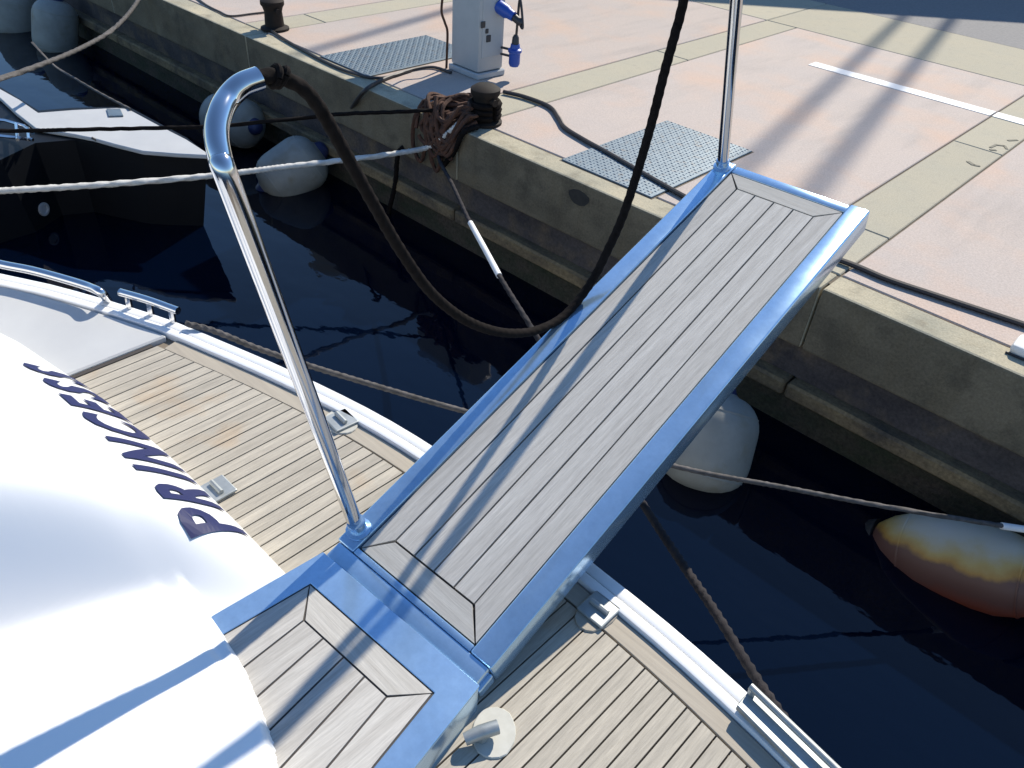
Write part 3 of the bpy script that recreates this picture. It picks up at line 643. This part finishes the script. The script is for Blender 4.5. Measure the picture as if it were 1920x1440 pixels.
A = np.array((-2.43, .94, .335)); Bq = atz((1960, 998), -.55)
rope([A] + [onvert(p, A, Bq) for p in ((400, 620), (480, 652), (575, 684), (700, 722), (860, 768), (1070, 822), (1290, 880), (1460, 912), (1650, 948), (1880, 986))] + [Bq], .0105, 'rope_grey',
     'thin grey line from the left rail under the gangway to the right quay wall', n=12)
sl = [onvert(p, A, Bq) for p in ((1878, 986), (1905, 990), (1945, 996))]
MB().tube(smoothpath(sl, 6), .016, 12).build('chafe_sleeve', 'paint', smooth=True, label='white sleeve on the thin line at the right edge', cat='rope sleeve')
A = B1 + np.array((-.10, 0, .08)); Bq = atz((-60, 246), -.15)
rope([A] + [onvert(p, A, Bq) for p in ((840, 205), (740, 210), (640, 214), (520, 226), (400, 237), (300, 240), (140, 243), (60, 245))] + [Bq], .013, 'rope_black',
     'dark rope stretched along the kerb from the roped bollard to the black boat')
A = atz((268, -14), .0); Bq = atz((-50, 162), .1)
rope([A] + [onvert(p, A, Bq) for p in ((250, 14), (230, 38), (200, 64), (140, 96), (70, 124), (0, 148))] + [Bq], .018, 'rope_grey', 'grey rope sagging across the upper left corner')
A = atz((60, 80), -.3); Bq = atz((245, 205), -.29)
rope([A, onvert((100, 122), A, Bq), onvert((140, 147), A, Bq), onvert((190, 176), A, Bq), Bq], .010, 'rope_grey', 'thin grey rope leading up left from the black boat')
A = atz((172, 258), -.29); Bq = atz((345, 332), -.7)
rope([A, onvert((210, 280), A, Bq), onvert((265, 308), A, Bq), Bq], .008, 'rope_grey', 'thin rope trailing from the bow of the black boat to the water')
for px0, px1, lab in (((868, 250), (830, 312), 'black rope end hanging over the kerb under the roped bollard'), ((748, 285), (728, 400), 'black rope end hanging down the quay wall left of the roped bollard')):
    a = aty(px0, YE - .03); c = aty(px1, YE - .035)
    rope([a + np.array((.03, .12, .03)), a, lerp(a, c, .5) + np.array((.02, 0, 0)), c], .018, 'rope_black', lab)

# ------------------------------------------------------------------ neighbouring boats
nbz = -.30
nbo = empty('moored_boat', atz((200, 240), WZ), 'black hulled boat with a white foredeck, its bow under the white rope', 'boat')
outer = [(-60, 118), (0, 166), (36, 186), (72, 211), (136, 206), (219, 202), (241, 204), (295, 233), (350, 261), (389, 286)]
inner = [(389, 291), (330, 288), (267, 283), (214, 270), (175, 259), (140, 252), (66, 240), (30, 212), (0, 184), (-60, 150)]
MB().poly([tuple(atz(p, nbz)[:2]) for p in outer + inner], nbz - .03, nbz).build('foredeck', 'gelcoat_grey', nbo, bevel=.006)
gun = [(389, 289), (330, 288), (267, 285), (214, 276), (140, 262), (66, 268), (0, 300), (-120, 330), (-260, 360)]
top = [atz(p, nbz - .034) for p in gun]; far_ = [atz(p, nbz - .034) for p in ((-260, 100), (-60, 114), (0, 163), (72, 207), (136, 202), (241, 200), (295, 229), (350, 258))]
ring = top + far_; ctr = sum(ring) / len(ring); bot = []
for p in ring:
    q = ctr + (p - ctr) * np.array((.86, .80, 1)); bot.append((q[0], q[1], WZ - .25))
hb = MB().prism(bot, [tuple(p) for p in ring]).build('hull', 'hull_black', nbo)
bpy.context.view_layer.update()
def hit(o, px):
    mi = o.matrix_world.inverted(); r_ = ray(px); ok, p, n, _ = o.ray_cast(mi @ Vector(CAM), (mi.to_3x3() @ Vector(r_)).normalized())
    return (np.array(o.matrix_world @ p), n) if ok else (None, None)
hp, hn = hit(hb, (81, 392))
if hp is not None:
    MB().lathe([(-.01, .05), (.012, .05), (.014, .034), (.004, .030)], hp, axis=hn, seg=18).build('drain_fitting', 'post', nbo, smooth=True)
for P in ([(-30, 222), (10, 226), (45, 236), (62, 250)], [(-30, 252), (10, 256), (62, 262)], [(30, 232), (33, 262)], [(52, 240), (54, 262)]):
    MB().tube([atz(p, nbz + .06) for p in P], .012, 8).build('pulpit_rail', 'steel_tube', nbo, smooth=True)
MB().poly([tuple(atz(p, nbz + .001)[:2]) for p in ((200, 206), (226, 206), (232, 219), (204, 220))], nbz + .001, nbz + .012).build('deck_hatch', 'hatch', nbo, bevel=.003)
wbt = empty('white_boat', atz((180, 20), WZ), 'pale boat in shade moored at the upper left corner', 'boat')
hp_ = [atz(p, WZ) for p in ((205, 50), (146, 14), (90, -60), (225, -70), (253, 12))]
MB().prism([(p[0], p[1], WZ - .2) for p in hp_], [(p[0], p[1], .45) for p in hp_]).build('hull', 'hull_white', wbt, bevel=.06, seg=3, smooth=True)
ct = sum(hp_) / 5
MB().poly([tuple((ct + (p - ct) * 1.04)[:2]) for p in hp_], .452, .50).build('deck', 'gelcoat', wbt, bevel=.02)
